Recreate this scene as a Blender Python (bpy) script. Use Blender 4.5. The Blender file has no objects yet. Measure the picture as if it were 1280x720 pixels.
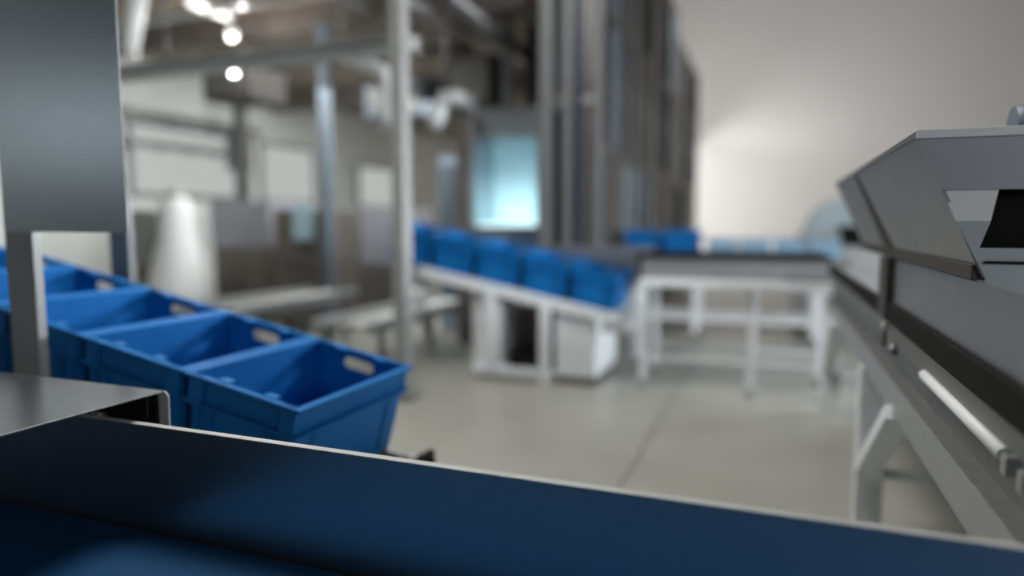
import bpy, bmesh, math, random
from math import sin, cos, tan, atan, radians, pi
from mathutils import Vector, Matrix

scn = bpy.context.scene
COL = scn.collection
random.seed(4)

# ------------------------------------------------------------------ camera
EYE = Vector((0, 0, 1.27))
PITCH, YAW = radians(5.377), radians(20.84)
cd = bpy.data.cameras.new('camera')
cam = bpy.data.objects.new('camera', cd)
COL.objects.link(cam)
cam.location = EYE
cam.rotation_euler = (pi / 2 - PITCH, 0, YAW)
cd.sensor_width = 36
cd.lens = 36 * 850 / 1280
cd.clip_start = 0.02
cd.dof.use_dof = True
cd.dof.focus_distance = 1.42
cd.dof.aperture_fstop = 0.62
scn.camera = cam

# ------------------------------------------------------------------ world, lights, exposure
scn.view_settings.view_transform = 'Standard'
scn.view_settings.look = 'None'
scn.view_settings.gamma = 1
scn.view_settings.use_curve_mapping = False
scn.view_settings.exposure = 0.0

w = bpy.data.worlds.new('hall_light')
scn.world = w
w.use_nodes = True
w.node_tree.nodes['Background'].inputs[0].default_value = (0.80, 0.92, 1.0, 1)
w.node_tree.nodes['Background'].inputs[1].default_value = 0.10


def area(name, loc, aim, size, power, col=(1, 1, 1), size_y=None, spread=180):
    l = bpy.data.lights.new(name, 'AREA')
    l.energy = power
    l.color = col
    l.spread = radians(spread)
    l.shape = 'RECTANGLE'
    l.size = size
    l.size_y = size_y or size
    o = bpy.data.objects.new(name, l)
    COL.objects.link(o)
    o.location = loc
    o.rotation_euler = (Vector(aim) - Vector(loc)).to_track_quat('-Z', 'Y').to_euler()
    return o


area('right_bay_light', (5.4, 2.2, 2.3), (-1.8, 5.2, 0.8), 1.6, 130, (0.93, 0.97, 1.0), 1.2, 100)
area('side_hall_light', (8.0, 5.2, 1.5), (-1.6, 2.8, 0.9), 6.0, 190, (0.92, 0.97, 1.0), 1.5, 80)
area('aisle_light', (4.3, 6.9, 2.05), (-1.5, 2.0, 0.5), 2.6, 62, (0.92, 0.97, 1.0), 1.3, 70)  # unseen lamp added to brighten the crate fronts
area('overhead_light', (-2.1, 2.7, 5.2), (-1.6, 3.0, 0), 2.0, 255, (1.0, 0.98, 0.93), 2.0)
area('far_hall_light', (-4.2, 17.0, 3.2), (1.0, 22, 2.4), 2.6, 420, (1.0, 0.975, 0.95), 3.0)
area('hall_back_light', (0.4, 11.5, 7.2), (0.0, 22, 3.0), 3.0, 230, (1.0, 0.98, 0.95), 3.0)  # unseen lamp added to lighten the far wall
area('left_bay_light', (-5.6, 9.0, 3.35), (-6.6, 9.4, 0), 5.0, 330, (0.97, 1.0, 0.98), 6.0)
area('hall_front_light', (2.6, -0.9, 2.0), (0.8, 1.6, 1.3), 0.9, 28, (0.93, 0.97, 1.0), 0.9)  # unseen lamp added to brighten the hopper front

# ------------------------------------------------------------------ materials


def mat(name, col, rough=0.5, metal=0.0, noise=0.0, scale=6.0, stretch=(1, 1, 1), bump=0.0, spec=0.5):
    m = bpy.data.materials.new(name)
    m.use_nodes = True
    nt = m.node_tree
    b = nt.nodes['Principled BSDF']
    b.inputs['Roughness'].default_value = rough
    b.inputs['Metallic'].default_value = metal
    b.inputs['Specular IOR Level'].default_value = spec
    b.inputs['Base Color'].default_value = (*col, 1)
    if noise:
        tc = nt.nodes.new('ShaderNodeTexCoord')
        mp = nt.nodes.new('ShaderNodeMapping')
        mp.inputs['Scale'].default_value = stretch
        nz = nt.nodes.new('ShaderNodeTexNoise')
        nz.inputs['Scale'].default_value = scale
        nz.inputs['Detail'].default_value = 5
        rp = nt.nodes.new('ShaderNodeValToRGB')
        rp.color_ramp.elements[0].position = 0.3
        rp.color_ramp.elements[1].position = 0.7
        rp.color_ramp.elements[0].color = (*[c * (1 - noise) for c in col], 1)
        rp.color_ramp.elements[1].color = (*[min(1, c * (1 + noise)) for c in col], 1)
        nt.links.new(tc.outputs['Object'], mp.inputs['Vector'])
        nt.links.new(mp.outputs['Vector'], nz.inputs['Vector'])
        nt.links.new(nz.outputs['Fac'], rp.inputs['Fac'])
        nt.links.new(rp.outputs['Color'], b.inputs['Base Color'])
        if bump:
            bp = nt.nodes.new('ShaderNodeBump')
            bp.inputs['Strength'].default_value = bump
            bp.inputs['Distance'].default_value = 0.01
            nt.links.new(nz.outputs['Fac'], bp.inputs['Height'])
            nt.links.new(bp.outputs['Normal'], b.inputs['Normal'])
    return m


def emit(name, col, s):
    m = bpy.data.materials.new(name)
    m.use_nodes = True
    b = m.node_tree.nodes['Principled BSDF']
    b.inputs['Base Color'].default_value = (*col, 1)
    b.inputs['Emission Color'].default_value = (*col, 1)
    b.inputs['Emission Strength'].default_value = s
    return m


STEEL = mat('brushed_steel', (0.50, 0.51, 0.51), 0.42, 1.0, 0.10, 40, (1, 1, 14))
GALV = mat('galvanised_steel', (0.46, 0.47, 0.46), 0.5, 0.35, 0.08, 14)
GALV_M = mat('weathered_galvanised_steel', (0.32, 0.325, 0.32), 0.5, 0.35, 0.08, 14)
GALV_D = mat('dull_galvanised_steel', (0.20, 0.21, 0.215), 0.5, 0.35, 0.08, 14)
BROWN_D = mat('dark_brown_metal', (0.05, 0.045, 0.04), 0.6, 0.2, 0.1, 9)
STEEL_S = mat('satin_steel_sheet', (0.50, 0.53, 0.55), 0.28, 1.0, 0.06, 30, (1, 1, 10))
STEEL_D = mat('dull_dark_steel', (0.20, 0.20, 0.20), 0.45, 0.9, 0.12, 25)
PAINT = mat('pale_grey_paint', (0.74, 0.77, 0.80), 0.45, 0.0, 0.06, 12)
PAINT_M = mat('mid_grey_paint', (0.20, 0.205, 0.21), 0.5, 0.0, 0.08, 9)
BRONZE = mat('brown_grey_metal', (0.17, 0.15, 0.135), 0.55, 0.4, 0.15, 5)
LILAC = mat('lilac_grey_paint', (0.30, 0.30, 0.34), 0.5, 0.0, 0.08, 5)
DARK = mat('dark_rubber', (0.008, 0.0075, 0.0075), 0.75, 0.0, 0.2, 30, spec=0.15)
NAVY = mat('navy_panel', (0.03, 0.038, 0.06), 0.4, 0.1, 0.1, 8)
BLUE = mat('blue_plastic', (0.004, 0.135, 0.41), 0.5, 0.0, 0.06, 20, spec=0.2)
BELT = mat('blue_belt', (0.005, 0.048, 0.13), 0.65, 0.0, 0.08, 60, spec=0.15)
WHITE = mat('white_plastic', (0.78, 0.80, 0.80), 0.5, 0.0, 0.03, 8)
SLATE = mat('slate_blue_panel', (0.15, 0.19, 0.235), 0.5, 0.0, 0.08, 6)
LAMP = emit('lamp_glow', (1.0, 0.98, 0.94), 1.6)
WIN = emit('daylit_window', (0.92, 0.98, 0.95), 0.46)
WIN.node_tree.nodes['Principled BSDF'].inputs['Base Color'].default_value = (.05, .05, .05, 1)
PANEL_GLOW = emit('blue_daylit_window', (0.80, 0.93, 1.0), 0.85)  # glow of the added pane that the guard panel reflects
GLOW = emit('bright_strip', (0.78, 1.0, 0.98), 1.0)  # glow of the tube added in the cabinet bay


def floor_mat():
    m = mat('worn_concrete', (0.33, 0.33, 0.295), 0.36, 0.0, 0.10, 1.3)
    nt = m.node_tree
    b = nt.nodes['Principled BSDF']
    b.inputs['Specular IOR Level'].default_value = 0.35
    src = b.inputs['Base Color'].links[0].from_socket
    g = nt.nodes.new('ShaderNodeNewGeometry')
    sp = nt.nodes.new('ShaderNodeSeparateXYZ')
    nt.links.new(g.outputs['Position'], sp.inputs[0])

    def M(op, a, bb):
        n = nt.nodes.new('ShaderNodeMath')
        n.operation = op
        for i, v in enumerate((a, bb)):
            if hasattr(v, 'is_output'):
                nt.links.new(v, n.inputs[i])
            else:
                n.inputs[i].default_value = v
        return n.outputs[0]
    wob = nt.nodes.new('ShaderNodeTexNoise')
    wob.inputs['Scale'].default_value = 3.0
    nt.links.new(g.outputs['Position'], wob.inputs['Vector'])
    x = M('ADD', sp.outputs['X'], M('MULTIPLY', M('SUBTRACT', wob.outputs['Fac'], 0.5), 0.05))
    d = M('ABSOLUTE', M('SUBTRACT', M('MODULO', M('ADD', x, 40.654), 4.0), 0.0), 0)
    line = M('LESS_THAN', d, 0.020)
    y = sp.outputs['Y']
    d2 = M('MODULO', M('ADD', y, 38.5), 5.0)
    line2 = M('LESS_THAN', d2, 0.015)
    ln = M('MAXIMUM', line, line2)
    mix = nt.nodes.new('ShaderNodeMix')
    mix.data_type = 'RGBA'
    nt.links.new(M('MULTIPLY', ln, 0.6), mix.inputs['Factor'])
    nt.links.new(src, mix.inputs['A'])
    mix.inputs['B'].default_value = (0.09, 0.085, 0.07, 1)
    nt.links.new(mix.outputs['Result'], b.inputs['Base Color'])
    return m


FLOOR = floor_mat()

# ------------------------------------------------------------------ builders


def at(px, py, Y):
    """the point of the plane y = Y that stands on the sight line of a photo pixel"""
    fw = Vector((-sin(YAW) * cos(PITCH), cos(YAW) * cos(PITCH), -sin(PITCH)))
    rt = Vector((cos(YAW), sin(YAW), 0))
    up = rt.cross(fw)
    r = fw * 850 + rt * (px - 640) - up * (py - 360)
    return EYE + r * (Y / r.y)


class MB:
    def __init__(self):
        self.bm = bmesh.new()

    def box(self, c, half, ax=(1, 0, 0), ay=(0, 1, 0), az=(0, 0, 1), bev=0.0):
        A = [Vector(a) for a in (ax, ay, az)]
        bm = self.bm
        vs = []
        for i in (-1, 1):
            for j in (-1, 1):
                for k in (-1, 1):
                    vs.append(bm.verts.new(Vector(c) + A[0] * (i * half[0]) + A[1] * (j * half[1]) + A[2] * (k * half[2])))
        fs = [bm.faces.new([vs[q] for q in f]) for f in ((0, 1, 3, 2), (4, 6, 7, 5), (0, 4, 5, 1), (2, 3, 7, 6), (0, 2, 6, 4), (1, 5, 7, 3))]
        if bev:
            es = list({e for f in fs for e in f.edges})
            bmesh.ops.bevel(bm, geom=es, offset=bev, segments=2, affect='EDGES', profile=0.5)
        return self

    def bb(self, x0, x1, y0, y1, z0, z1, bev=0.0):
        return self.box(((x0 + x1) / 2, (y0 + y1) / 2, (z0 + z1) / 2), (abs(x1 - x0) / 2, abs(y1 - y0) / 2, abs(z1 - z0) / 2), bev=bev)

    def bar(self, a, b, wx, wy, up=(0, 0, 1), bev=0.0):
        a, b = Vector(a), Vector(b)
        d = (b - a)
        L = d.length
        d.normalize()
        s = d.cross(Vector(up))
        if s.length < 1e-4:
            s = Vector((1, 0, 0))
        s.normalize()
        u = s.cross(d)
        return self.box((a + b) / 2, (L / 2, wx / 2, wy / 2), d, s, u, bev)

    def tube(self, pts, r, n=14, cap=True):
        pts = [Vector(p) for p in pts]
        bm = self.bm
        rings = []
        ref = None
        for i, p in enumerate(pts):
            d = (pts[min(i + 1, len(pts) - 1)] - pts[max(i - 1, 0)]).normalized()
            if ref is None:
                ref = d.orthogonal().normalized()
            ref = (ref - d * ref.dot(d)).normalized()
            s = d.cross(ref)
            rr = r[i] if isinstance(r, (list, tuple)) else r
            rings.append([bm.verts.new(p + (ref * cos(2 * pi * k / n) + s * sin(2 * pi * k / n)) * rr) for k in range(n)])
        for a, b in zip(rings, rings[1:]):
            for k in range(n):
                bm.faces.new((a[k], a[(k + 1) % n], b[(k + 1) % n], b[k])).smooth = True
        if cap:
            bm.faces.new(rings[0][::-1])
            bm.faces.new(rings[-1])
        return self

    def prism(self, pts, ext):
        """a polygon of 3-D points pushed along the vector ext"""
        bm = self.bm
        ext = Vector(ext)
        a = [bm.verts.new(Vector(p)) for p in pts]
        b = [bm.verts.new(Vector(p) + ext) for p in pts]
        n = len(a)
        bm.faces.new(a[::-1])
        bm.faces.new(b)
        for k in range(n):
            bm.faces.new((a[k], a[(k + 1) % n], b[(k + 1) % n], b[k]))
        return self

    def holed(self, outer, holes, org, u, v, t):
        """a plate with holes: outlines in (u, v) about org, thickness vector t"""
        bm = self.bm
        org, u, v, t = Vector(org), Vector(u), Vector(v), Vector(t)
        edges = []
        for loop in [outer] + holes:
            vs = [bm.verts.new(org + u * p[0] + v * p[1]) for p in loop]
            edges += [bm.edges.new((vs[i], vs[(i + 1) % len(vs)])) for i in range(len(vs))]
        g = bmesh.ops.triangle_fill(bm, use_beauty=True, edges=edges)
        fs = [f for f in g['geom'] if isinstance(f, bmesh.types.BMFace)]
        e = bmesh.ops.extrude_face_region(bm, geom=fs, use_keep_orig=True)
        for q in e['geom']:
            if isinstance(q, bmesh.types.BMVert):
                q.co += t
        return self

    def build(self, name, m, parent=None, label=None):
        bm = self.bm
        bmesh.ops.recalc_face_normals(bm, faces=bm.faces[:])
        off = Vector((0, 0, 0))
        p = parent
        while p is not None:
            off += p.location
            p = p.parent
        for v in bm.verts:
            v.co -= off
        me = bpy.data.meshes.new(name)
        bm.to_mesh(me)
        bm.free()
        me.materials.append(m)
        o = bpy.data.objects.new(name, me)
        COL.objects.link(o)
        if parent is not None:
            o.parent = parent
        if label:
            o['label'] = label
        return o


def slot(cx, cz, w_, h_, n=5):
    """outline of a rounded slot"""
    r = h_ / 2
    pts = []
    for s, a0 in ((1, -pi / 2), (-1, pi / 2)):
        for k in range(n + 1):
            a = a0 + pi * k / n
            pts.append((cx + s * (w_ / 2 - r) + r * cos(a), cz + r * sin(a)))
    return pts


def thing(name, label, cat, loc=(0, 0, 0), group=None):
    o = bpy.data.objects.new(name, None)
    COL.objects.link(o)
    o.empty_display_size = 0.1
    o.location = loc
    return tag(o, label, cat, group)


def tag(o, label, cat, group=None):
    o['label'] = label
    o['category'] = cat
    if group:
        o['group'] = group
    return o


def kids(o):
    return [c for c in list(COL.objects) if c.parent == o]


def dup(o, parent=None):
    c = o.copy()
    COL.objects.link(c)
    c.parent = parent
    for ch in kids(o):
        dup(ch, c)
    return c


def struct(o):
    o['kind'] = 'structure'
    return o


def leg(x, y, ztop, wd, m, parent, foot=True):
    zb = 0.07 if foot else 0.0
    l = MB().bb(x - wd / 2, x + wd / 2, y - wd / 2, y + wd / 2, zb, ztop, 0.003).build('leg', m, parent)
    if foot:
        MB().tube([(x, y, 0.0), (x, y, 0.012), (x, y, 0.018), (x, y, 0.075)], [wd * .75, wd * .75, wd * .25, wd * .25], 12).build('foot', STEEL_D, l)
    return l


# ------------------------------------------------------------------ setting
struct(MB().bb(-13, 11, -5, 22.2, -0.2, 0).build('floor', FLOOR))
WALL = mat('white_wall', (0.80, 0.79, 0.78), 0.7, 0.0, 0.02, 0.6)
WALL_L = mat('pale_grey_wall', (0.74, 0.76, 0.74), 0.7, 0.0, 0.05, 0.7)
CEIL = mat('brown_ceiling', (0.34, 0.29, 0.24), 0.7, 0.0, 0.35, 0.9)
struct(MB().bb(-13, 11, 22, 22.2, 0, 10).build('wall_far', WALL))
struct(MB().bb(-9.2, -9, 4, 22, 0, 3.9).build('wall_left', WALL_L))
struct(MB().bb(-9.2, -2.3, 3.2, 22, 3.75, 3.95).build('ceiling', CEIL))
ROOF = mat('grey_roof_sheet', (0.07, 0.07, 0.075), 0.7, 0.0, 0.05, 1.0)
struct(MB().bb(-13, 11, -5, 22.2, 9.8, 10.0).build('ceiling', ROOF))
struct(MB().bb(10.8, 11, -5, 22.2, 0, 10).build('wall_right', WALL))
struct(MB().bb(-13, 11, -5.2, -5, 0, 10).build('wall_back', mat('dim_grey_wall', (0.20, 0.21, 0.22), 0.7, 0, .05, .8)))
f = struct(MB().bb(-12.2, -7.6, -5, -4.94, 2.1, 2.2).bb(-12.2, -7.6, -5, -4.94, 3.3, 3.4).bb(-12.2, -12.1, -5, -4.94, 2.2, 3.3).bb(-7.7, -7.6, -5, -4.94, 2.2, 3.3).build('window_4', PAINT_M))  # unseen frame added with its glowing pane to brighten the guard panel
MB().bb(-12.1, -7.7, -4.995, -4.96, 2.2, 3.3).build('window_pane', PANEL_GLOW, f)  # added glowing surface for the bluish reflection in the guard panel
struct(MB().bb(-13.2, -13, -5.2, 22.2, 0, 10).build('wall_outer', WALL_L))
# bands of windows in the left wall
for i, (y0, y1, z0, z1) in enumerate(((7.6, 9.9, 1.75, 2.75), (10.4, 11.9, 1.75, 2.75), (13.6, 15.6, 1.7, 2.6))):
    f = struct(MB().bb(-9.0, -8.94, y0 - .07, y1 + .07, z0 - .07, z0).bb(-9.0, -8.94, y0 - .07, y1 + .07, z1, z1 + .07)
               .bb(-9.0, -8.94, y0 - .07, y0, z0, z1).bb(-9.0, -8.94, y1, y1 + .07, z0, z1).build('window_%d' % (i + 1), PAINT_M))
    MB().bb(-8.995, -8.97, y0, y1, z0, z1).build('window_pane', WIN, f)
# beams under the ceiling
struct(MB().bb(-8.9, -2.45, 6.6, 6.75, 3.45, 3.75).build('trim_1', BRONZE))
struct(MB().bb(-8.9, -2.45, 10.6, 10.8, 3.4, 3.75).build('trim_2', BRONZE))

# ------------------------------------------------------------------ foreground: blue belt conveyor
t = thing('belt_conveyor', 'nearest conveyor in steel with a wide blue belt behind a dark side guard', 'conveyor', (-0.6, 0.7, 0))
X0, X1 = -3.0, 0.95
g = MB()
g.bb(X0, X1, 1.10, 1.104, 0.50, 0.818)
MB().bb(X0, X1, 1.0995, 1.118, 0.8182, 0.8205, 0.001).build('top_lip', GALV, t, 'pale folded top edge')
g.bb(X0, X1, 1.10, 1.135, 0.50, 0.504)
g.build('side_guard', STEEL_S, t)
g = MB()
g.bb(X0, X1, 0.246, 0.25, 0.50, 0.66)
g.bb(X0, X1, 0.235, 0.25, 0.656, 0.66, 0.001)
g.build('side_guard', STEEL_S, t)
b = MB()
b.box(((X0 + X1) / 2, 0.675, 0.572), ((X1 - X0) / 2, 0.415, 0.004))
b.box(((X0 + X1) / 2, 0.675, 0.478), ((X1 - X0) / 2, 0.415, 0.004))
for xe, s in ((X0, -1), (X1, 1)):
    pts = []
    for k in range(9):
        a = -pi / 2 + pi * k / 8
        pts.append((xe + s * 0.051 * cos(a), 0.26, 0.525 + 0.051 * sin(a)))
    for k in range(8, -1, -1):
        a = -pi / 2 + pi * k / 8
        pts.append((xe + s * 0.043 * cos(a), 0.26, 0.525 + 0.043 * sin(a)))
    b.prism(pts, (0, 0.83, 0))
b.build('belt', BELT, t)
for xe in (X0, X1):
    MB().tube([(xe, 0.26, 0.525), (xe, 1.09, 0.525)], 0.042, 18).build('end_roller', STEEL, t)
MB().bb(X0 + .05, X1 - .05, 0.30, 1.05, 0.49, 0.567).build('slider_bed', STEEL_D, t)
for x in (-2.7, -0.9, 0.8):
    for y in (0.32, 1.03):
        leg(x, y, 0.49, 0.05, STEEL, t)

# steel cover plate over the left end of the belt
pl = at(205, 488, 1.2)
t = thing('cover_plate', 'flat steel cover plate with a folded edge over the left end of the blue belt', 'cover plate', (-2.0, 1.0, 0))
zx = pl.z
MB().bb(-2.75, pl.x, 0.30, 1.20, zx - 0.004, zx, 0.001).build('plate', STEEL_S, t)
MB().bb(-2.75, pl.x - 0.012, 1.160, 1.164, zx - 0.060, zx - 0.006).build('inner_flange', DARK, t)  # dark strip standing in for shade in the void under the plate
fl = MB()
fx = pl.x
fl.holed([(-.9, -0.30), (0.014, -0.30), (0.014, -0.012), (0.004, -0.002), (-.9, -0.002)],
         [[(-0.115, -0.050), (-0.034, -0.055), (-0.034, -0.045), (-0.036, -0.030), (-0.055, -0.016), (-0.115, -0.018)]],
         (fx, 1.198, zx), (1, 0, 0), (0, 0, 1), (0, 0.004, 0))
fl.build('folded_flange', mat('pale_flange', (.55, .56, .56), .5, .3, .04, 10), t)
MB().bb(fx - .6, fx - .015, 1.19, 1.197, zx - .10, zx - 0.01).build('shadow_plate', DARK, t)  # dark sheet standing in for shade behind the flange cutout
for x in (-2.6, -1.55):
    MB().bb(x - .02, x + .02, 1.15, 1.19, 0, zx - 0.005, 0.002).build('leg', STEEL, t)
MB().bb(-2.62, -2.58, 0.18, 0.22, 0, zx - 0.005, 0.002).bb(-2.62, -2.58, 0.2, 0.36, zx - .045, zx - .004).build('leg', STEEL, t)

# ------------------------------------------------------------------ big stainless guard panel
t = thing('guard_panel', 'tall stainless steel guard panel with one post beside the near crate row', 'guard panel', (-2.1, 1.38, 0))
a0, a1, a2 = at(6, 250, 1.38), at(161, 270, 1.38), at(43, 290, 1.38)
MB().bb(a0.x, a1.x, 1.372, 1.3745, a2.z, 2.35).bb(a0.x, a1.x, 1.372, 1.43, 2.32, 2.35).build('panel', STEEL_S, t)
MB().bb(a1.x, a1.x + .002, 1.3715, 1.375, a2.z, 2.35).build('edge_strip', GALV_D, t)  # dull strip added to cover the bright glint on the panel edge
MB().bb(a0.x, a2.x, 1.372, 1.40, 0.0, a2.z, 0.002).build('post', mat('satin_post', (.30, .31, .31), .45, .4, .05, 12), t)
p1, p2 = at(136, 300, 2.16), at(161, 300, 2.16)
r = thing('steel_post', 'square steel post behind the far side of the near crate row', 'post', ((p1.x + p2.x) / 2, 2.2, 0))
MB().bb(p1.x, p2.x, 2.16, 2.185, 0.01, 1.40, 0.004).build('shaft', GALV_D, r)
MB().bb(p1.x - .03, p2.x + .03, 2.12, 2.30, 0, 0.012).build('base_plate', STEEL_D, r)

# ------------------------------------------------------------------ crates
TILT = radians(11)
EX, NZ = Vector((cos(TILT), 0, -sin(TILT))), Vector((sin(TILT), 0, cos(TILT)))


def make_crate():
    t = thing('plastic_crate', 'blue crate', 'crate')
    W2, D2, HH = 0.186, 0.288, 0.300
    b = MB()
    th = 0.005
    b.bb(-W2, W2, -D2, D2, 0, 0.006)
    for s in (-1, 1):
        b.holed([(-W2, 0), (W2, 0), (W2, HH), (-W2, HH)], [slot(0, 0.252, 0.125, 0.040)] if s > 0 else [], (0, s * D2, 0), (1, 0, 0), (0, 0, 1), (0, -s * th, 0))
        b.bb(s * W2, s * (W2 - th), -D2 + th, D2 - th, 0, HH)
        # upright ribs on the long outer faces
        for x in (-0.155, -0.105, 0.105, 0.155):
            b.bb(x - .003, x + .003, s * D2, s * (D2 + .010), 0.02, 0.215)
        for y in (-0.2, 0.2):
            b.bb(s * W2, s * (W2 + .004), y - .003, y + .003, 0.02, 0.215)
        # ledge under the upper band
        b.bb(-W2 - .010, W2 + .010, s * D2, s * (D2 + .014), 0.212, 0.220)
        b.bb(s * W2, s * (W2 + .014), -D2 - .012, D2 + .012, 0.212, 0.220)
        # thick corners of the upper band
        for sx in (-1, 1):
            b.bb(sx * W2, sx * (W2 - .05), s * D2, s * (D2 + .009), 0.220, HH)
    for v in b.bm.verts:
        k = min(1.0, max(0.0, v.co.z / 0.215))
        v.co.x *= 0.93 + 0.07 * k
        v.co.y *= 0.95 + 0.05 * k
    b.build('body', BLUE, t)
    r = MB()
    for s in (-1, 1):
        r.bb(-W2 - .018, W2 + .018, s * (D2 - .004), s * (D2 + .018), HH - .012, HH, 0.002)
        r.bb(s * (W2 - .003), s * (W2 + .018), -D2 - .016, D2 + .016, HH - .0115, HH + .0004, 0.002)
    r.build('rim', BLUE, t)
    for x in (-0.075, 0.085):
        for s in (-1, 1):
            q = MB()
            q.bb(x - .020, x + .020, s * (D2 - .030), s * (D2 + .002), HH - .010, HH + .003, 0.002)
            q.build('tab', BLUE, t)
    return t


crate0 = make_crate()
PITCHX = 0.4125
first = [True]


def place(base, label, group, tilt=True):
    o = crate0 if first[0] else dup(crate0)
    first[0] = False
    o.location = base
    o.rotation_euler = (0, TILT if tilt else 0, 0)
    tag(o, label, 'crate', group)
    return o


# near row: rim front corner near (-1.153, 1.433, .778)
RIM0 = Vector((-1.145, 1.745, 0.778))
near_labels = ['empty blue crate at the low end of the near row beside the dark bracket',
               'empty blue crate second from the low end of the near row',
               'blue crate third from the low end of the near row, beside the rear steel post',
               'blue crate fourth from the low end, seen through the gap under the guard panel',
               'uppermost blue crate of the near row, mostly hidden by the guard panel post']
for i, lb in enumerate(near_labels):
    top = RIM0 - EX * (0.204 + PITCHX * i)
    place(top - NZ * 0.300, lb, 'blue crates in the near row')

# chute under the near row
base0 = RIM0 - NZ * 0.304
t = thing('roller_chute', 'sloping steel roller chute carrying the near row of blue crates', 'roller chute', (-2.2, 1.74, 0))
s0, s1 = 0.10, -2.35
for y in (1.45, 2.035):
    MB().bar(base0 + EX * s0 + Vector((0, y - 1.745, -0.035)), base0 + EX * s1 + Vector((0, y - 1.745, -0.035)), 0.03, 0.06, NZ, 0.002).build('side_rail', STEEL, t)
for k in range(22):
    c = base0 + EX * (0.04 - k * 0.11) - NZ * 0.020
    MB().tube([(c.x, 1.468, c.z), (c.x, 2.018, c.z)], 0.019, 12).build('roller', STEEL_D, t)
for k in (-0.15, -2.2):
    for y in (1.45, 2.035):
        c = base0 + EX * k
        leg(c.x, y, c.z - 0.06, 0.04, STEEL, t)
e = MB()
c = base0 + EX * 0.115
e.box((c.x, 1.93, c.z - 0.02), (0.012, 0.13, 0.05), EX, (0, 1, 0), NZ, 0.002)
for y in (1.84, 1.90, 1.96, 2.02):
    e.tube([(c.x - .02, y, c.z + 0.012), (c.x + .035, y, c.z + 0.002)], 0.014, 10)
e.build('end_bracket', DARK, t, 'dark bracket with bolts')

# ------------------------------------------------------------------ tall post in mid picture
p = at(505, 497, 4.296)
t = thing('column_post', 'tall square steel post standing on the floor left of the crate cart', 'post', (p.x, 4.3, 0))
MB().bb(p.x - .052, p.x + .052, 4.25, 4.354, 0.012, 3.75, 0.004).build('shaft', GALV_M, t)
MB().bb(p.x - .10, p.x + .10, 4.20, 4.40, 0, 0.014).build('base_plate', STEEL_D, t)
for dx in (-.08, .08):
    MB().tube([(p.x + dx, 4.22, 0.014), (p.x + dx, 4.22, 0.035)], 0.012, 8).build('anchor_bolt', STEEL, t)

# ------------------------------------------------------------------ second crate row on its cart
c0 = at(769, 392, 5.1)           # low front corner of the row's underside
base1 = Vector((c0.x, 5.40, c0.z))
far_labels = ['blue crate at the low right end of the crate cart in mid room', 'blue crate second from the low end of the crate cart',
              'blue crate third from the low end of the crate cart', 'blue crate fourth from the low end of the crate cart',
              'uppermost blue crate of the cart, half hidden by the tall steel post']
for i, lb in enumerate(far_labels):
    place(base1 - EX * (0.204 + PITCHX * i), lb, 'blue crates on the sloping cart')

t = thing('crate_cart', 'pale grey sloping cart with a cabinet carrying five blue crates', 'cart', (-1.9, 5.45, 0))
for y in (5.12, 5.69):
    MB().bar(base1 + EX * 0.03 + Vector((0, y - 5.40, -0.045)), base1 - EX * 1.72 + Vector((0, y - 5.40, -0.045)), 0.04, 0.085, NZ, 0.003).build('side_rail', PAINT, t)
for k in range(12):
    c = base1 - EX * (0.08 + k * 0.14) - NZ * 0.026
    MB().tube([(c.x, 5.14, c.z), (c.x, 5.67, c.z)], 0.022, 12).build('roller', STEEL, t)


def rail_z(x):
    return base1.z + (base1.x - x) * tan(TILT) - 0.085


xl, xm = at(589, 470, 5.11).x, at(680, 476, 5.08).x
xb0, xb1 = at(692, 476, 5.10).x, at(745, 475, 5.2).x
MB().bb(xm - .04, xm + .04, 5.07, 5.13, 0, rail_z(xm), 0.003).build('leg', PAINT, t)
MB().bb(at(612, 470, 5.1).x - .03, at(612, 470, 5.1).x + .03, 5.09, 5.14, 0.06, rail_z(at(612, 470, 5.1).x), 0.003).build('leg', PAINT, t)
MB().prism([(xl, 5.16, 0.05), (xl + .24, 5.16, 0.05), (xl + .24, 5.16, rail_z(xl + .24)), (xl, 5.16, rail_z(xl))], (0, 0.5, 0)).build('end_panel', PAINT, t)
MB().bb(xl + .24, xb0, 5.60, 5.65, 0.05, 0.55).build('back_panel', BRONZE, t)
MB().bb(xl, xb0, 5.10, 5.70, 0.03, 0.09, 0.004).build('base_frame', PAINT, t)
MB().bb(xl + .30, xb0, 5.20, 5.55, 0.09, 0.19).build('drive_box', DARK, t)
MB().prism([(xb0, 5.15, 0.06), (xb1, 5.15, 0.06), (xb1, 5.15, rail_z(xb1) - .01), (xb0, 5.15, rail_z(xb0) - .01)], (0, 0.80, 0)).build('cabinet', PAINT, t)
MB().bb(xb0, xb1 + .01, 5.13, 5.96, 0, 0.06).build('plinth', STEEL_D, t)

# ------------------------------------------------------------------ cross conveyor in mid room
t = thing('cross_conveyor', 'steel conveyor on legs running across the room beyond the crate cart', 'conveyor', (-0.25, 5.5, 0))
xa, xz = at(800, 340, 5.2).x, at(1035, 340, 5.2).x + .02
MB().bb(xa, xz, 5.20, 5.21, 0.86, 1.02).bb(xa, xz, 5.79, 5.80, 0.86, 1.02).build('side_panel', PAINT_M, t)
MB().tube([(xa - .30, 5.26, 0.45), (xa, 5.26, 0.45)], 0.035, 14).build('tie_bar', WHITE, t)
MB().bb(xa - .02, xz, 5.17, 5.22, 1.02, 1.05, 0.004).bb(xa - .02, xz, 5.78, 5.83, 1.02, 1.05, 0.004).build('guide_rail', DARK, t)
MB().bb(xa, xz, 5.22, 5.78, 0.955, 0.97).build('belt', PAINT_M, t)
MB().bb(xa, xz, 5.18, 5.23, 0.80, 0.86, 0.004).bb(xa, xz, 5.77, 5.82, 0.80, 0.86, 0.004).build('frame_rail', PAINT, t)
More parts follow.
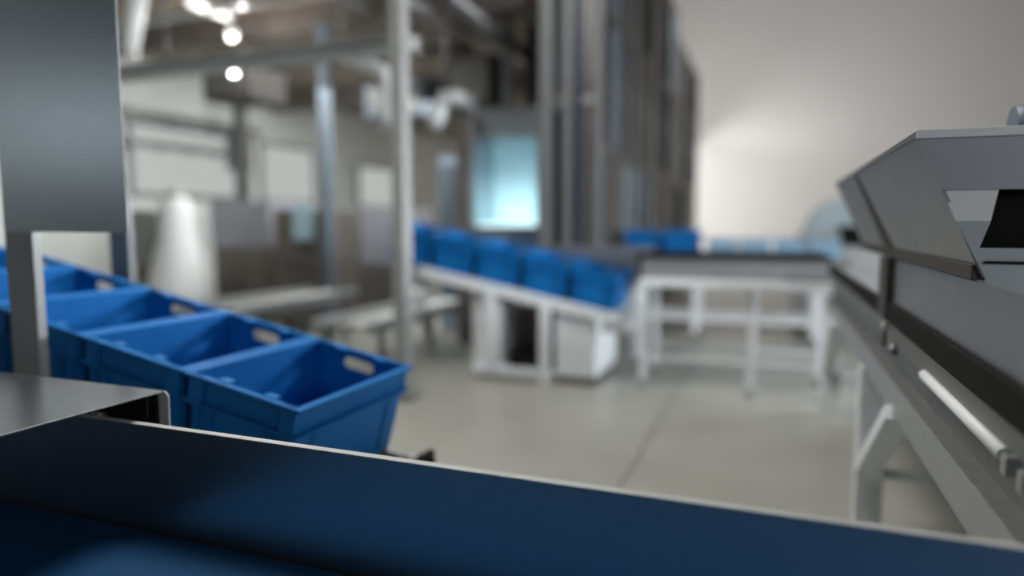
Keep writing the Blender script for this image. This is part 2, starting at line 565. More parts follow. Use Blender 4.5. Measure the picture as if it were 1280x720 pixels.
MB().bb(xa - .02, xa + .01, 5.19, 5.81, 0.82, 1.04).build('end_plate', DARK, t)
for x in (xa + .03, at(937, 480, 5.2).x, at(1029, 500, 5.2).x):
    for y in (5.21, 5.79):
        leg(x, y, 0.80, 0.05, PAINT, t)
MB().bb(xa + .03, xz, 5.20, 5.23, 0.235, 0.265, 0.003).build('stretcher', PAINT, t)
MB().bb(xa + .03, xz, 5.78, 5.81, 0.235, 0.265, 0.003).build('stretcher', PAINT, t)
MB().bb(at(925, 353, 5.16).x, at(985, 353, 5.16).x, 5.10, 5.18, 0.805, 0.845, 0.004).build('motor_cover', PAINT, t)

# conveyor bed behind the cart
t = thing('transfer_conveyor', 'grey conveyor bed between the crate cart and the glowing cabinet', 'conveyor', (-1.6, 6.2, 0))
MB().bb(-2.5, -1.0, 5.86, 5.88, 0.86, 1.06).bb(-2.5, -1.0, 6.32, 6.34, 0.86, 1.06).build('side_panel', STEEL, t)
MB().bb(-2.5, -1.0, 5.88, 6.32, 0.98, 1.0).build('belt', PAINT_M, t)
for x in (-2.4, -1.1):
    for y in (5.99, 6.30):
        leg(x, y, 0.99, 0.05, PAINT, t)

# ------------------------------------------------------------------ long conveyor on the right
t = thing('side_conveyor', 'long steel conveyor with a black guide strip running back along the right', 'conveyor', (0.6, 3.0, 0))
XF = 0.36
YN, YF = 1.13, 5.05
MB().bb(XF, XF + .012, YN, YF, 0.70, 0.792).bb(XF - .001, XF + .045, YN, YF, 0.788, 0.794, 0.001).bb(XF, XF + .04, YN, YF, 0.695, 0.701).build('frame_rail', STEEL, t)
MB().bb(XF + .045, XF + .055, YN, YF, 0.74, 0.935).build('recess_web', STEEL_D, t)
MB().prism([(XF + .004, YN, 0.955), (XF + .014, YN, 0.955), (XF + .05, YN, 0.86), (XF + .04, YN, 0.86)], (0, YF - YN, 0)).build('skirt_sheet', PAINT_M, t)
MB().tube([(XF + .028, 1.36, 0.875), (XF + .028, 2.03, 0.875)], 0.014, 12).build('guide_tube', WHITE, t, 'bright round tube')
for y in (1.16, 1.22, 1.30):
    MB().bb(XF + .01, XF + .05, y, y + .025, 0.855, 0.89, 0.003).build('tube_clip', STEEL, t)
MB().bb(XF - .002, XF + .012, YN, 4.95, 0.957, 1.016, 0.002).build('guide_strip', DARK, t, 'black guide strip')
MB().bb(XF + .012, XF + .70, YN, YF, 0.955, 0.97).build('belt', PAINT_M, t)
MB().bb(XF + .70, XF + .712, YN, YF, 0.04, 1.03).build('far_side_panel', STEEL_D, t)  # carried down near the floor to block side light under the conveyor
MB().bb(XF + .016, XF + .024, YN, 2.55, 0.97, 1.158, 0.001).build('guard_sheet', mat('dull_guard_sheet', (.36, .36, .355), .42, 1, .05, 12), t, 'smooth grey guard sheet above the black strip')
st = at(1108, 380, 2.6)
MB().bb(XF - .006, XF + .020, 2.50, 2.66, 0.96, 1.16, 0.002).build('stanchion', BROWN_D, t)
MB().tube([(XF - .004, 2.50, 0.95), (XF - .004, 2.50, 0.87)], 0.009, 10).build('bolt', STEEL_D, t)
MB().tube([(XF + .02, 2.40, 0.875), (XF - .002, 2.40, 0.875)], 0.018, 12).build('bolt', STEEL_D, t)
lx0 = 0.352
for y in (3.05, 4.95):
    l1 = MB().bb(lx0, lx0 + .10, y - .05, y + .03, 0, 0.70, 0.003).build('leg', PAINT, t)
    l2 = MB().bb(1.0, 1.06, y - .03, y + .03, 0, 0.70, 0.003).build('leg', PAINT, t)
    MB().bar((lx0 + .1, y - .01, 0.26), (1.0, y - .01, 0.26), 0.035, 0.035).build('stretcher', PAINT, t)
for x in (lx0 + .06, 1.03):
    MB().bb(x - .03, x + .03, 1.17, 1.23, 0, 0.70, 0.003).build('leg', PAINT, t)
MB().bar((lx0 + .03, 2.30, 0.70), (lx0 + .03, 2.98, 0.28), 0.05, 0.085, (1, 0, 0), 0.004).build('brace', PAINT, t)
MB().bar((lx0 + .03, 4.35, 0.70), (lx0 + .03, 4.92, 0.30), 0.05, 0.085, (1, 0, 0), 0.004).build('brace', PAINT, t)

# ------------------------------------------------------------------ hopper on the right conveyor
t = thing('feed_hopper', 'slanted sheet steel feed hopper standing over the right conveyor', 'hopper', (0.65, 2.4, 0.97))
XT, ZT = 0.262, 1.438
XB, ZB = 0.385, 1.165
YH0, YH1 = 1.55, 3.35
XR = 1.0
FRONT = mat('pale_front_sheet', (0.42, 0.46, 0.48), 0.45, 0.0, 0.04, 6)


def sheet(p0, p1, y0, y1, th=0.006):
    (xa_, za), (xb_, zb) = p0, p1
    d = Vector((xb_ - xa_, 0, zb - za)).normalized()
    n = Vector((-d.z, 0, d.x)) * th
    return MB().prism([(xa_, y0, za), (xb_, y0, zb), (xb_ + n.x, y0, zb + n.z), (xa_ + n.x, y0, za + n.z)], (0, y1 - y0, 0))


SIDE = mat('hopper_side_sheet', (0.35, 0.345, 0.335), 0.45, 1.0, 0.06, 8)
sheet((XT, ZT), (XB, ZB), YH0 + .004, YH1).build('side_sheet', SIDE, t)
sheet((XR + .12, ZT), (XR, ZB), YH0 + .004, YH1).build('side_sheet', SIDE, t)
MB().bb(XB - .018, XB + .018, YH0 + .01, YH1, ZB - .004, ZB + .026, 0.002).build('bottom_beam', BROWN_D, t)
rb = MB()
dn = Vector((XB - XT, 0, ZB - ZT)).normalized()
nn = Vector((dn.z, 0, -dn.x)) * 0.005
rb.prism([(XT, 2.60, ZT - .002), (XT, 2.61, ZT - .002), (XB, 2.69, ZB), (XB, 2.49, ZB)], nn)
rb.build('stiffener_rib', BROWN_D, t)
# front wall with its opening
def sx(z):
    return XT + (XB - XT) * (ZT - z) / (ZT - ZB)


za, zb = 1.336, 1.276
MB().prism([(sx(ZT), YH0, ZT), (XR + .12, YH0, ZT), (XR + .07, YH0, za), (sx(za), YH0, za)], (0, .006, 0)).build('upper_front', mat('grey_front_sheet', (0.38, 0.39, 0.43), 0.45, 0.1, 0.04, 6), t)
MB().prism([(sx(zb), YH0, zb), (0.392, YH0, zb), (0.376, YH0, 1.224), (0.55, YH0, 1.224), (0.57, YH0, za), (XR + .07, YH0, za), (XR, YH0, ZB), (XR, YH0, 1.045), (XB + .01, YH0, 1.045), (XB + .004, YH0, ZB)], (0, .006, 0)).build('lower_front', FRONT, t)
MB().bb(XB + .001, XR, YH0 - .006, YH0 - .0005, 1.194, 1.199).build('seam', DARK, t)
MB().prism([(sx(zb), YH0 + .001, zb), (0.392, YH0 + .001, zb), (0.403, YH0 + .006, za), (sx(za), YH0 + .006, za)], (0, .006, 0)).build('chute_plate', WHITE, t, 'bright inner chute plate')  # white colour stands in for the light on this plate
MB().bb(0.37, 0.60, YH0 + .05, YH0 + .056, 1.20, 1.35).build('inner_flap', DARK, t)  # dark sheet standing in for shade inside the hopper opening
MB().bb(XT - .004, XR + .13, YH0 - .003, YH1, ZT, ZT + .014, 0.002).build('lid', STEEL_D, t)
MB().bb(XT - .004, XR + .13, YH0 - .007, YH0 - .0035, ZT - .002, ZT + .015, 0.001).build('lid_lip', WHITE, t, 'pale folded lip of the lid')  # white colour stands in for light along the lid's front edge
back = MB().prism([(XT, YH1, ZT), (XR + .12, YH1, ZT), (XR, YH1, ZB), (XB, YH1, ZB)], (0, 0.006, 0))
back.build('back_wall', SIDE, t)
for x in (0.50, 0.95):
    for y in (1.70, 3.2):
        MB().bb(x - .02, x + .02, y - .02, y + .02, 0.971, ZB + .1, 0.002).build('support', STEEL_D, t)
# motor on the hopper lid
mz = ZT + .015
m0 = at(1266, 140, 2.0)
t = thing('drive_motor', 'dark drive motor on top of the feed hopper lid at the right edge', 'motor', (m0.x + .1, 2.0, mz))
MB().tube([(m0.x, 2.0, mz + .055), (m0.x + .02, 2.0, mz + .055), (m0.x + .2, 2.0, mz + .055)], [0.045, 0.05, 0.05], 20).build('housing', SLATE, t)
MB().bb(m0.x, m0.x + .2, 1.95, 2.05, mz, mz + .02, 0.002).build('foot_plate', STEEL_D, t)
MB().bb(m0.x + .05, m0.x + .12, 1.98, 2.05, mz + .09, mz + .12, 0.003).build('terminal_box', STEEL_D, t)
m1, m2 = at(1212, 150, 2.3), at(1262, 150, 2.3)
t = thing('lid_hatch', 'low dark hatch on the feed hopper lid left of the motor', 'hatch', ((m1.x + m2.x) / 2, 2.4, mz))
MB().bb(m1.x, m2.x + .1, 2.3, 2.6, mz, mz + .028, 0.006).build('cover', STEEL_D, t)
MB().tube([(m1.x + .05, 2.36, mz + .028), (m1.x + .06, 2.36, mz + .042), (m1.x + .12, 2.36, mz + .042), (m1.x + .13, 2.36, mz + .028)], 0.005, 8).build('handle', STEEL, t)

# ------------------------------------------------------------------ cabinet behind the cart, its bright reflection imitated by an added lamp
YC = 6.75
q0, q1 = at(592, 300, YC), at(673, 300, YC)
zt_, zg1, zg0 = at(630, 135, YC).z, at(630, 172, YC).z, at(630, 280, YC).z
t = thing('wash_cabinet', 'steel cabinet with a brightly lit pale cyan bay behind the crate cart', 'cabinet', ((q0.x + q1.x) / 2, YC + .3, 0))
c = MB()
c.bb(q0.x, q1.x, YC, YC + .6, 0.02, zg0 - .03)
c.bb(q0.x, q1.x, YC, YC + .6, zg1, zt_)
c.bb(q0.x, q0.x + .02, YC, YC + .6, zg0 - .03, zg1)
c.bb(q1.x - .02, q1.x, YC, YC + .6, zg0 - .03, zg1)
c.build('body', STEEL_S, t)
CY = mat('pale_cyan_liner', (0.50, 0.66, 0.76), 0.5, 0.0, 0.02, 4)
MB().bb(q0.x + .02, q1.x - .02, YC + .52, YC + .53, zg0 - .03, zg1).build('liner', CY, t)
MB().tube([(q0.x + .05, YC + .06, zg0 - .012), (q1.x - .05, YC + .06, zg0 - .012)], 0.022, 12).build('light_tube', GLOW, t, 'bright lamp tube')
MB().bb(q0.x - .01, q1.x + .01, YC - .012, YC, zg0 - .05, zg0 - .022).build('sill', STEEL, t)
l = bpy.data.lights.new('bay_lamp', 'AREA')  # added lamp that imitates the bright reflection in the cabinet steel
l.shape = 'RECTANGLE'
l.size, l.size_y = (q1.x - q0.x) * .85, 0.06
l.energy = 7.5
l.color = (0.72, 1.0, 1.0)
lo = bpy.data.objects.new('bay_lamp', l)
COL.objects.link(lo)
lo.parent = t
lo.location = Vector(((q0.x + q1.x) / 2, YC + .06, zg0 + .015)) - t.location
lo.rotation_euler = (pi - radians(58), 0, 0)
MB().bb(q0.x + .08, q1.x - .5 * (q1.x - q0.x), YC - .06, YC - .012, zg0 - .19, zg0 - .05, 0.004).build('control_box', SLATE, t)

# brown column left of it
b0, b1 = at(575, 200, YC - .2), at(590, 200, YC - .2)
t = thing('brown_column', 'brown grey column against the left side of the glowing cabinet', 'column', ((b0.x + b1.x) / 2, YC - .2, 0))
MB().bb(b0.x, b1.x, YC - .28, YC - .12, 0, 2.35, 0.004).build('shaft', BRONZE, t)
MB().bb(b0.x - .02, b1.x + .02, YC - .3, YC - .1, 2.35, 2.39).build('cap', STEEL_D, t)
b0, b1 = at(548, 200, YC + .5), at(573, 200, YC + .5)
t = thing('blue_grey_locker', 'slate blue locker left of the brown column', 'locker', ((b0.x + b1.x) / 2, YC + .7, 0))
MB().bb(b0.x, b1.x, YC + .5, YC + .9, 0.02, 2.05, 0.004).build('body', mat('pale_slate', (0.30, 0.36, 0.46), .5, 0, .05, 5), t)
MB().bb(b0.x + .02, b1.x - .02, YC + .488, YC + .5, 0.2, 1.95, 0.003).build('door', SLATE, t)

# ------------------------------------------------------------------ tall racks: uprights and cabinets in a receding row
uprights = [(634, 7.6, 11, 'slim steel upright above the glowing cabinet', GALV_D, 0),
            (683, 6.62, 15, 'pale steel upright at the right edge of the glowing cabinet', GALV_D, 0),
            (709, 6.75, 9, 'slim bright upright in front of the dark rack doors', GALV_D, 0),
            (724, 6.45, 9, 'navy upright between the dark rack doors', NAVY, 0),
            (748, 6.8, 9, 'grey upright at the front corner of the tall rack row', GALV_D, 0)]
for px, Y, wpx, lb, m, _ in uprights:
    a, b = at(px - wpx / 2, 200, Y), at(px + wpx / 2, 200, Y)
    t = thing('rack_upright', lb, 'upright', ((a.x + b.x) / 2, Y, 0), 'tall rack uprights')
    MB().bb(a.x, b.x, Y - .04, Y + .04, 0.012, 5.2, 0.003).build('shaft', m, t)
    MB().bb(a.x - .02, b.x + .02, Y - .055, Y + .055, 0, 0.013).build('base_plate', STEEL_D, t)
RX = -1.75
PALE_SLATE = mat('pale_slate_door', (0.26, 0.33, 0.38), .4, 0.2, .05, 5)  # paler tone stands in for bluish light on the low doors
mods = [(6.95, 8.1, 5.3, 'nearest tall rack cabinet with dark doors beside the glowing cabinet', BRONZE, 2),
        (8.2, 10.2, 5.2, 'second tall rack cabinet behind the one nearest the glowing cabinet', BRONZE, 3),
        (10.3, 13.0, 5.15, 'third tall rack cabinet in the receding row', BRONZE, 3),
        (13.1, 16.8, 4.75, 'farthest tall rack cabinet beside the white wall', NAVY, 3)]
for y0, y1, h, lb, m, nd in mods:
    t = thing('rack_cabinet', lb, 'rack', (RX - .25, (y0 + y1) / 2, 0), 'tall rack cabinets in a row')
    wd = 0.46 if y0 < 7 else 1.2
    MB().bb(RX - wd, RX, y0, y1, 0.08, h).build('body', m, t)
    MB().bb(RX - wd + .02, RX - .02, y0 + .02, y1 - .02, 0, 0.08).build('plinth', DARK, t)
    L = (y1 - y0) / nd
    for k in range(nd):
        ya, yb = y0 + L * k + .05, y0 + L * (k + 1) - .05
        for (za, zb) in ((0.2, 2.0), (2.15, 3.5), (3.6, h - .15)):
            mm = PALE_SLATE if (y0 == 8.2 and k < 2 and za < 1) or (y0 == 10.3 and k == 2 and za > 3) else random.choice([STEEL_D, NAVY, DARK, SLATE, BRONZE, BRONZE])
            d = MB().bb(RX, RX + .02, ya, yb, za, zb, 0.004).build('door', mm, t)
            MB().bb(RX + .02, RX + .045, ya + .06, ya + .09, (za + zb) / 2 - .12, (za + zb) / 2 + .12, 0.004).build('handle', STEEL, d)
    for k in range(nd + 1):
        yy = min(max(y0 + L * k, y0 + .03), y1 - .03)
        MB().bb(RX, RX + .05, yy - .03, yy + .03, 0.08, h, 0.004).build('mullion', STEEL_D, t)
    for zz in (2.07, 3.55):
        MB().bb(RX, RX + .04, y0, y1, zz - .04, zz + .04, 0.004).build('cross_rail', STEEL_D, t)
    if y0 < 7:
        for (xa_, xb_, mm) in ((RX - .44, RX - .32, DARK), (RX - .29, RX - .19, DARK), (RX - .16, RX - .03, BRONZE)):
            MB().bb(xa_, xb_, y0 - .02, y0, 0.3, 2.45, 0.004).build('front_door', mm, t)
        MB().bb(RX - .46, RX, y0 - .03, y0, 2.5, 2.58).build('header', STEEL, t)
        for k in range(5):
            MB().bb(RX - .44 + k * .088, RX - .37 + k * .088, y0 - .02, y0, 2.7, h - .1, 0.004).build('front_panel', [STEEL_D, NAVY, STEEL, BRONZE, STEEL_D][k], t)

# ------------------------------------------------------------------ far conveyor with crates beyond the cross conveyor
t = thing('far_conveyor', 'far steel conveyor on legs behind the cross conveyor carrying a level line of crates', 'conveyor', (-0.4, 7.9, 0))
MB().bb(-1.6, 0.75, 7.6, 7.63, 0.76, 0.899).bb(-1.6, 0.75, 8.17, 8.2, 0.76, 0.899).build('side_panel', PAINT_M, t)
MB().bb(-1.6, 0.75, 7.63, 8.17, 0.885, 0.9).build('belt', PAINT_M, t)
for x in (-1.5, -0.75, 0.45):
    for y in (7.62, 8.18):
        leg(x, y, 0.78, 0.06, PAINT, t)
for y in (7.62, 8.18):
    MB().bb(-1.5, 0.7, y - .025, y + .025, 0.22, 0.27).build('stretcher', PAINT, t)
tl = ['left blue crate of the two on the far conveyor beside the tall racks', 'right blue crate of the two on the far conveyor, next to the pale trays']
for i, lb in enumerate(tl):
    o = place((-1.36 + i * 0.42, 7.9, 0.901), lb, 'blue crates on the far conveyor', False)
# light blue trays further on
TRAY = mat('pale_blue_plastic', (0.22, 0.36, 0.50), 0.5, 0, .05, 6)
for i, lb in enumerate(('pale blue tray on the far conveyor next to the blue crates', 'second pale blue tray from the blue crates on the far conveyor',
                        'third pale blue tray from the blue crates on the far conveyor', 'pale blue tray nearest the far grey machine')):
    x = -0.50 + i * 0.34
    t = thing('pale_tray', lb, 'tray', (x, 7.9, 0.901), 'pale trays on the far conveyor')
    z = 0.901
    MB().bb(x - .15, x + .15, 7.68, 8.12, z, z + .008).bb(x - .15, x + .15, 7.68, 7.69, z + .008, z + .2).bb(x - .15, x + .15, 8.11, 8.12, z + .008, z + .2).bb(x - .15, x - .14, 7.69, 8.11, z + .008, z + .2).bb(x + .14, x + .15, 7.69, 8.11, z + .008, z + .2).build('body', TRAY, t)
    MB().bb(x - .16, x + .16, 7.67, 7.685, z + .195, z + .21).bb(x - .16, x + .16, 8.115, 8.13, z + .195, z + .21).build('rim', TRAY, t)

# far machine at right
t = thing('far_machine', 'pale steel machine with a rounded hood beyond the end of the right conveyor', 'machine', (0.75, 8.8, 0))
MB().bb(0.28, 1.3, 8.5, 9.3, 0.06, 1.15, 0.01).build('body', STEEL, t)
pts = []
for k in range(9):
    a = pi * k / 8
    pts.append((0.78 - 0.42 * cos(a), 8.55, 1.15 + 0.42 * sin(a)))
MB().prism(pts, (0, 0.7, 0)).build('hood', mat('pale_hood', (.42, .50, .54), .45, .2, .05, 5), t)
MB().bb(0.72, 0.95, 8.47, 8.5, 1.02, 1.25, 0.004).build('control_panel', DARK, t)
for x in (0.36, 1.22):
    for y in (8.58, 9.22):
        MB().bb(x - .04, x + .04, y - .04, y + .04, 0, 0.06).build('foot', DARK, t)

# ------------------------------------------------------------------ left bay
# low roller tables running back
for i, (x0, x1, y0, y1, z, lb) in enumerate(((-4.75, -4.15, 4.4, 6.2, 0.55, 'low roller table nearer the crates in the left bay'),
                                              (-3.65, -3.10, 4.8, 7.0, 0.42, 'low roller table nearer the tall post in the left bay'))):
    t = thing('roller_table', lb, 'roller table', ((x0 + x1) / 2, (y0 + y1) / 2, 0), 'low roller tables in the left bay')
    for x in (x0, x1):
        MB().bb(x - .03, x + .03, y0, y1, z - .07, z + .03, 0.003).build('side_rail', STEEL, t)
    n = 16
    for k in range(n):
        y = y0 + .12 + (y1 - y0 - .24) * k / (n - 1)
        MB().tube([(x0 + .03, y, z - .02), (x1 - .03, y, z - .02)], 0.03, 10).build('roller', STEEL, t)
    for x in (x0, x1):
        for y in (y0 + .2, (y0 + y1) / 2, y1 - .2):
            leg(x, y, z - .07, 0.05, STEEL_D, t)

# cabinets of the left bay


def machine(px0, px1, pyt, Y, depth, lb, m_top, m_low, split=0.55, screen=None):
    a, b = at(px0, pyt, Y), at(px1, pyt, Y)
    zt = a.z
    t = thing('machine_cabinet', lb, 'machine', ((a.x + b.x) / 2, Y + depth / 2, 0), 'machine cabinets in the left bay')
    zs = zt * split
    MB().bb(a.x, b.x, Y, Y + depth, zs, zt, 0.01).build('upper_housing', m_top, t)
    MB().bb(a.x + .02, b.x - .02, Y + .02, Y + depth - .02, 0.06, zs).build('lower_housing', m_low, t)
    MB().bb(a.x + .06, b.x - .06, Y + .06, Y + depth - .06, 0, 0.06).build('plinth', DARK, t)
    w_ = b.x - a.x
    MB().bb(a.x + .08 * w_, a.x + .46 * w_, Y + .005, Y + .02, 0.12, zs - .06, 0.004).build('door', BRONZE, t)
    MB().bb(a.x + .54 * w_, a.x + .92 * w_, Y + .005, Y + .02, 0.12, zs - .06, 0.004).build('door', BRONZE, t)
    if screen:
        s0, s1 = at(screen[0], screen[1], Y - .1), at(screen[2], screen[3], Y - .1)
        MB().bb(s0.x, s1.x, Y - .1, Y, s1.z, s0.z, 0.006).build('control_box', mat('pale_cyan_box', (.36, .52, .58), .4, 0, .04, 6), t)
    return t


machine(262, 335, 252, 7.0, 0.9, 'lilac grey machine right of the white tank', LILAC, BRONZE, .62)
machine(342, 402, 262, 6.6, 0.8, 'brown grey machine with a pale cyan control box beside the thin blue post', BRONZE, BRONZE, .55, (365, 256, 386, 300))
machine(420, 496, 262, 8.0, 1.0, 'pale lilac machine left of the tall steel post', LILAC, PAINT_M, .5)
machine(162, 186, 262, 6.8, 0.5, 'narrow dark machine left of the white tank', STEEL_D, BRONZE, .5)

# white tank
c = at(224, 330, 6.4)
t = thing('white_tank', 'white plastic tank bulging on a pallet between the left bay machines', 'tank', (c.x, 6.4, 0))
MB().tube([(c.x, 6.4, z) for z in (0.14, .17, .5, .62, .95, 1.05, 1.3, 1.45, 1.55, 1.6)], [.30, .35, .37, .34, .26, .23, .20, .20, .16, .1], 28).build('body', WHITE, t)
MB().tube([(c.x, 6.4, 1.6), (c.x, 6.4, 1.68)], 0.1, 16).build('cap', STEEL, t)
MB().bb(c.x - .5, c.x + .5, 5.95, 6.85, 0.10, 0.14).bb(c.x - .5, c.x - .4, 5.95, 6.85, 0, .1).bb(c.x + .4, c.x + .5, 5.95, 6.85, 0, .1).bb(c.x - .05, c.x + .05, 5.95, 6.85, 0, .1).build('pallet', BRONZE, t)

# small white canisters on the roller table
for i, (px, py, Y, lb) in enumerate(((425, 372, 6.0, 'small white canister on the low roller table near the tall post'),)):
    c = at(px, py, Y)
    t = thing('white_canister', lb, 'canister', (-3.9 if False else -3.42, 6.2, 0.43))
    x, y = -3.42, 6.2
    MB().tube([(x, y, z) for z in (.43, .44, .56, .60, .62)], [.10, .12, .12, .08, .05], 18).build('body', WHITE, t)
    MB().tube([(x, y, .62), (x, y, .66)], .04, 12).build('lid', SLATE, t)

# thin posts of the left bay
for px, Y, wpx, lb, m, ztop in ((408, 6.45, 10, 'thin slate blue post in the left bay right of the control box', SLATE, 3.45),
                                (302, 8.8, 14, 'dark post in the left bay between the bright windows', STEEL_D, 3.75)):
    a, b = at(px - wpx / 2, 200, Y), at(px + wpx / 2, 200, Y)
    t = thing('bay_post', lb, 'post', ((a.x + b.x) / 2, Y, 0), 'thin posts in the left bay')
    MB().bb(a.x, b.x, Y - .05, Y + .05, 0.012, ztop, 0.003).build('shaft', m, t)
    MB().bb(a.x - .05, b.x + .05, Y - .1, Y + .1, 0, 0.013).build('base_plate', STEEL_D, t)

# beam from the panel to the tall post
z = at(500, 56, 4.45).z
t = tag(MB().bb(-7.2, -2.44, 4.40, 4.50, z - .045, z + .045).bb(-7.2, -2.44, 4.36, 4.54, z + .035, z + .05).bb(-7.2, -2.44, 4.36, 4.54, z - .05, z - .035)
        .build('cross_beam', GALV), 'long grey steel beam reaching left from the top of the tall post', 'beam')
# drop rods that hang the beam's far end
for x in (-7.0, -4.8):
    tag(MB().tube([(x, 4.45, z + .05), (x, 4.45, 3.75)], 0.012, 8).build('hanger_rod', STEEL_D), 'thin rod hanging the long grey beam from the ceiling, %s' % ('at its left end' if x < -6 else 'near its middle'), 'rod', 'beam hanger rods')

# bent white duct
d0, d1, d2, d3 = at(425, 68, 5.4), at(468, 84, 5.4), at(486, 108, 5.4), at(487, 160, 5.4)
t = thing('white_duct', 'bent white duct with an elbow beside the tall post under the ceiling', 'duct', (d1.x, 5.4, d1.z))
pts = [d0, d0.lerp(d1, .5), d1, d1.lerp(d2, .45) + Vector((.03, 0, .03)), d2, d2.lerp(d3, .5), d3]
MB().tube(pts, 0.062, 16).build('pipe', WHITE, t)
MB().tube([d3 + Vector((0, 0, .02)), d3 - Vector((0, 0, .03))], 0.08, 16).build('flange', STEEL, t)
MB().tube([d0 + Vector((.02, 0, 0)), d0 + Vector((.02, 0, 3.75 - d0.z))], 0.012, 8).build('hanger', STEEL_D, t)

e0, e1, e2 = at(542, 158, 6.0), at(556, 122, 6.0), at(588, 128, 6.0)
t = thing('white_duct', 'short white duct elbow right of the tall post near the brown column', 'duct', (e1.x, 6.0, e1.z))
MB().tube([e0, e0.lerp(e1, .6), e1, e1.lerp(e2, .4) + Vector((0, 0, .02)), e2], 0.075, 16).build('pipe', WHITE, t)
MB().tube([e2 - Vector((.02, 0, 0)), e2 + Vector((.03, 0, 0))], 0.095, 16).build('flange', STEEL, t)
MB().tube([e1, (e1.x, e1.y, 3.75)], 0.012, 8).build('hanger', STEEL_D, t)

e0, e1 = at(176, -30, 5.0), at(160, 66, 5.0)
t = thing('white_duct', 'pale straight duct rising steeply beside the guard panel top', 'duct', e1)
MB().tube([e1, e0], 0.09, 16).build('pipe', WHITE, t)
MB().tube([e1 + (e0 - e1) * .02, e1 - (e0 - e1) * .03], 0.105, 16).build('flange', STEEL, t)

# lamps
for i, (px, py, Y, lb) in enumerate(((262, 10, 5.6, 'long tube lamp highest at the left under the brown ceiling'),
                                     )):
    a, b = at(237, 2, Y), at(288, 22, Y + .6)
    t = thing('tube_lamp', lb, 'lamp', a)
    MB().tube([a, b], 0.045, 12).build('tube', LAMP, t)
    MB().bar(a + Vector((0, 0, .05)), b + Vector((0, 0, .05)), 0.12, 0.03).build('fitting', STEEL_D, t)
    MB().bar(a + Vector((0, 0, .06)), (a.x, a.y, 3.75), 0.02, 0.02, (1, 0, 0)).build('hanger', STEEL_D, t)
for px, py, Y, rr, lb in ((290, 42, 6.0, .055, 'round lamp above the long grey beam at left'),
                          (292, 88, 5.6, .042, 'smaller round lamp just below the long grey beam')):
    c = at(px, py, Y)
    t = thing('bay_lamp', lb, 'lamp', c, 'round lamps under the brown ceiling')
    MB().tube([c + Vector((0, 0, q)) for q in (-rr, -.8 * rr, -.3 * rr, .3 * rr, .8 * rr, rr)], [.25 * rr, .6 * rr, .95 * rr, .95 * rr, .6 * rr, .25 * rr], 16).build('globe', LAMP, t)
    MB().tube([c + Vector((0, 0, rr)), (c.x, c.y, 3.75)], 0.01, 8).build('cord', DARK, t)
    pl_ = bpy.data.lights.new('bay_lamp_light', 'POINT')
    pl_.energy = 22
    pl_.color = (1.0, 0.97, 0.92)
    pl_.shadow_soft_size = 0.03
    po = bpy.data.objects.new('bay_lamp_light', pl_)
    COL.objects.link(po)
    po.parent = t
    po.location = (0, 0, -rr - 0.06)

# pipes crossing under the ceiling
pipes = [((-7.5, 6.0, 3.55), (-2.5, 5.6, 3.55), .05, STEEL, 'steel pipe crossing under the brown ceiling nearest the long beam'),
         ((-7.0, 7.2, 3.3), (-3.4, 7.6, 3.35), .06, BRONZE, 'brown pipe crossing under the ceiling behind the lamps'),
         ((-3.6, 4.9, 3.5), (-3.2, 9.5, 3.5), .055, STEEL, 'steel pipe running back under the ceiling beside the tall post'),
         ((-4.3, 4.9, 3.6), (-4.0, 9.5, 3.6), .04, STEEL, 'thin steel pipe running back left of its thicker neighbour'),
         ((-2.75, 5.6, 3.3), (-2.9, 9.0, 3.3), .07, STEEL_D, 'dark pipe running back over the glowing cabinet')]
for a, b, rr, m, lb in pipes:
    t = thing('ceiling_pipe', lb, 'pipe', a, 'pipes under the brown ceiling')
    MB().tube([a, b], rr, 14).build('pipe', m, t)
    for k in (.15, .8):
        p = Vector(a).lerp(Vector(b), k)
        MB().bb(p.x - .015, p.x + .015, p.y - .015, p.y + .015, p.z, 3.75).build('hanger', STEEL_D, t)

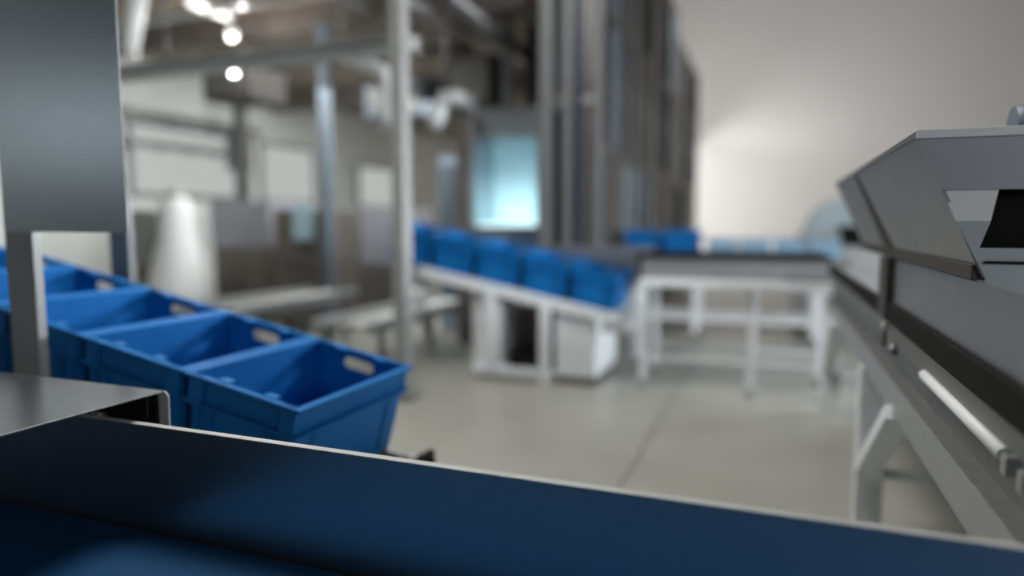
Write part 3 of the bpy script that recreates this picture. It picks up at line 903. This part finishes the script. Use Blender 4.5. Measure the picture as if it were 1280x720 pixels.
# dark rails and a box on the left wall
for z, y0, y1, lb in ((2.95, 7.3, 10.2, 'upper dark cable tray on the pale left wall'), (2.50, 7.3, 9.4, 'lower dark cable tray on the pale left wall')):
    t = thing('cable_tray', lb, 'cable tray', (-8.95, (y0 + y1) / 2, z), 'cable trays on the left wall')
    MB().bb(-9.0, -8.80, y0, y1, z - .06, z + .02).build('tray', STEEL_D, t)
    for k in range(4):
        y = y0 + .2 + (y1 - y0 - .4) * k / 3
        MB().bb(-9.0, -8.78, y - .02, y + .02, z - .10, z - .06).build('bracket', STEEL, t)
t = thing('switch_box', 'dark upright switch box beside the lower cable tray on the left wall', 'switch box', (-8.95, 9.7, 2.2))
MB().bb(-9.0, -8.76, 9.5, 9.9, 2.20, 2.84, 0.01).build('housing', STEEL_D, t)
MB().bb(-8.76, -8.74, 9.53, 9.87, 2.24, 2.80, 0.004).build('door', BRONZE, t)

# lattice truss and hanging gear under the brown ceiling
a, b = at(395, -6, 5.2), at(488, 14, 5.2)
t = thing('roof_truss', 'steel lattice truss under the ceiling left of the top of the tall post', 'truss', a)
z0, z1 = 3.30, 3.66
MB().bb(-4.6, -2.5, 5.17, 5.23, z0 - .03, z0 + .03).build('lower_chord', STEEL, t)
MB().bb(-4.6, -2.5, 5.17, 5.23, z1 - .03, z1 + .03).bb(-4.55, -4.45, 5.17, 5.23, z1, 3.75).bb(-2.65, -2.55, 5.17, 5.23, z1, 3.75).build('upper_chord', STEEL, t)
for k in range(6):
    xa_, xb_ = -4.55 + k * .33, -4.55 + (k + 1) * .33
    MB().bar((xa_, 5.2, z0 if k % 2 else z1), (xb_, 5.2, z1 if k % 2 else z0), .04, .04, (0, 1, 0)).build('web_bar', STEEL, t)
for x, y, w_, h_, lb, m in ((-5.9, 6.6, .7, .55, 'brown hanging air unit under the ceiling left of the round lamps', BROWN_D),
                            (-4.9, 8.6, .9, .5, 'slate hanging air unit under the ceiling right of the round lamps', SLATE),
                            (-3.4, 7.8, .6, .6, 'brown hanging air unit above the short white duct', BROWN_D)):
    t = thing('air_unit', lb, 'air unit', (x, y, 3.5 - h_), 'hanging air units')
    MB().bb(x - w_ / 2, x + w_ / 2, y - .3, y + .3, 3.25 - h_, 3.25, 0.01).build('housing', m, t)
    MB().bb(x - w_ / 2 + .06, x + w_ / 2 - .06, y - .315, y - .3, 3.31 - h_, 3.19).build('grille', STEEL_D, t)
    for dx in (-1, 1):
        MB().bb(x + dx * w_ * .4 - .012, x + dx * w_ * .4 + .012, y - .012, y + .012, 3.25, 3.75).build('hanger', STEEL_D, t)
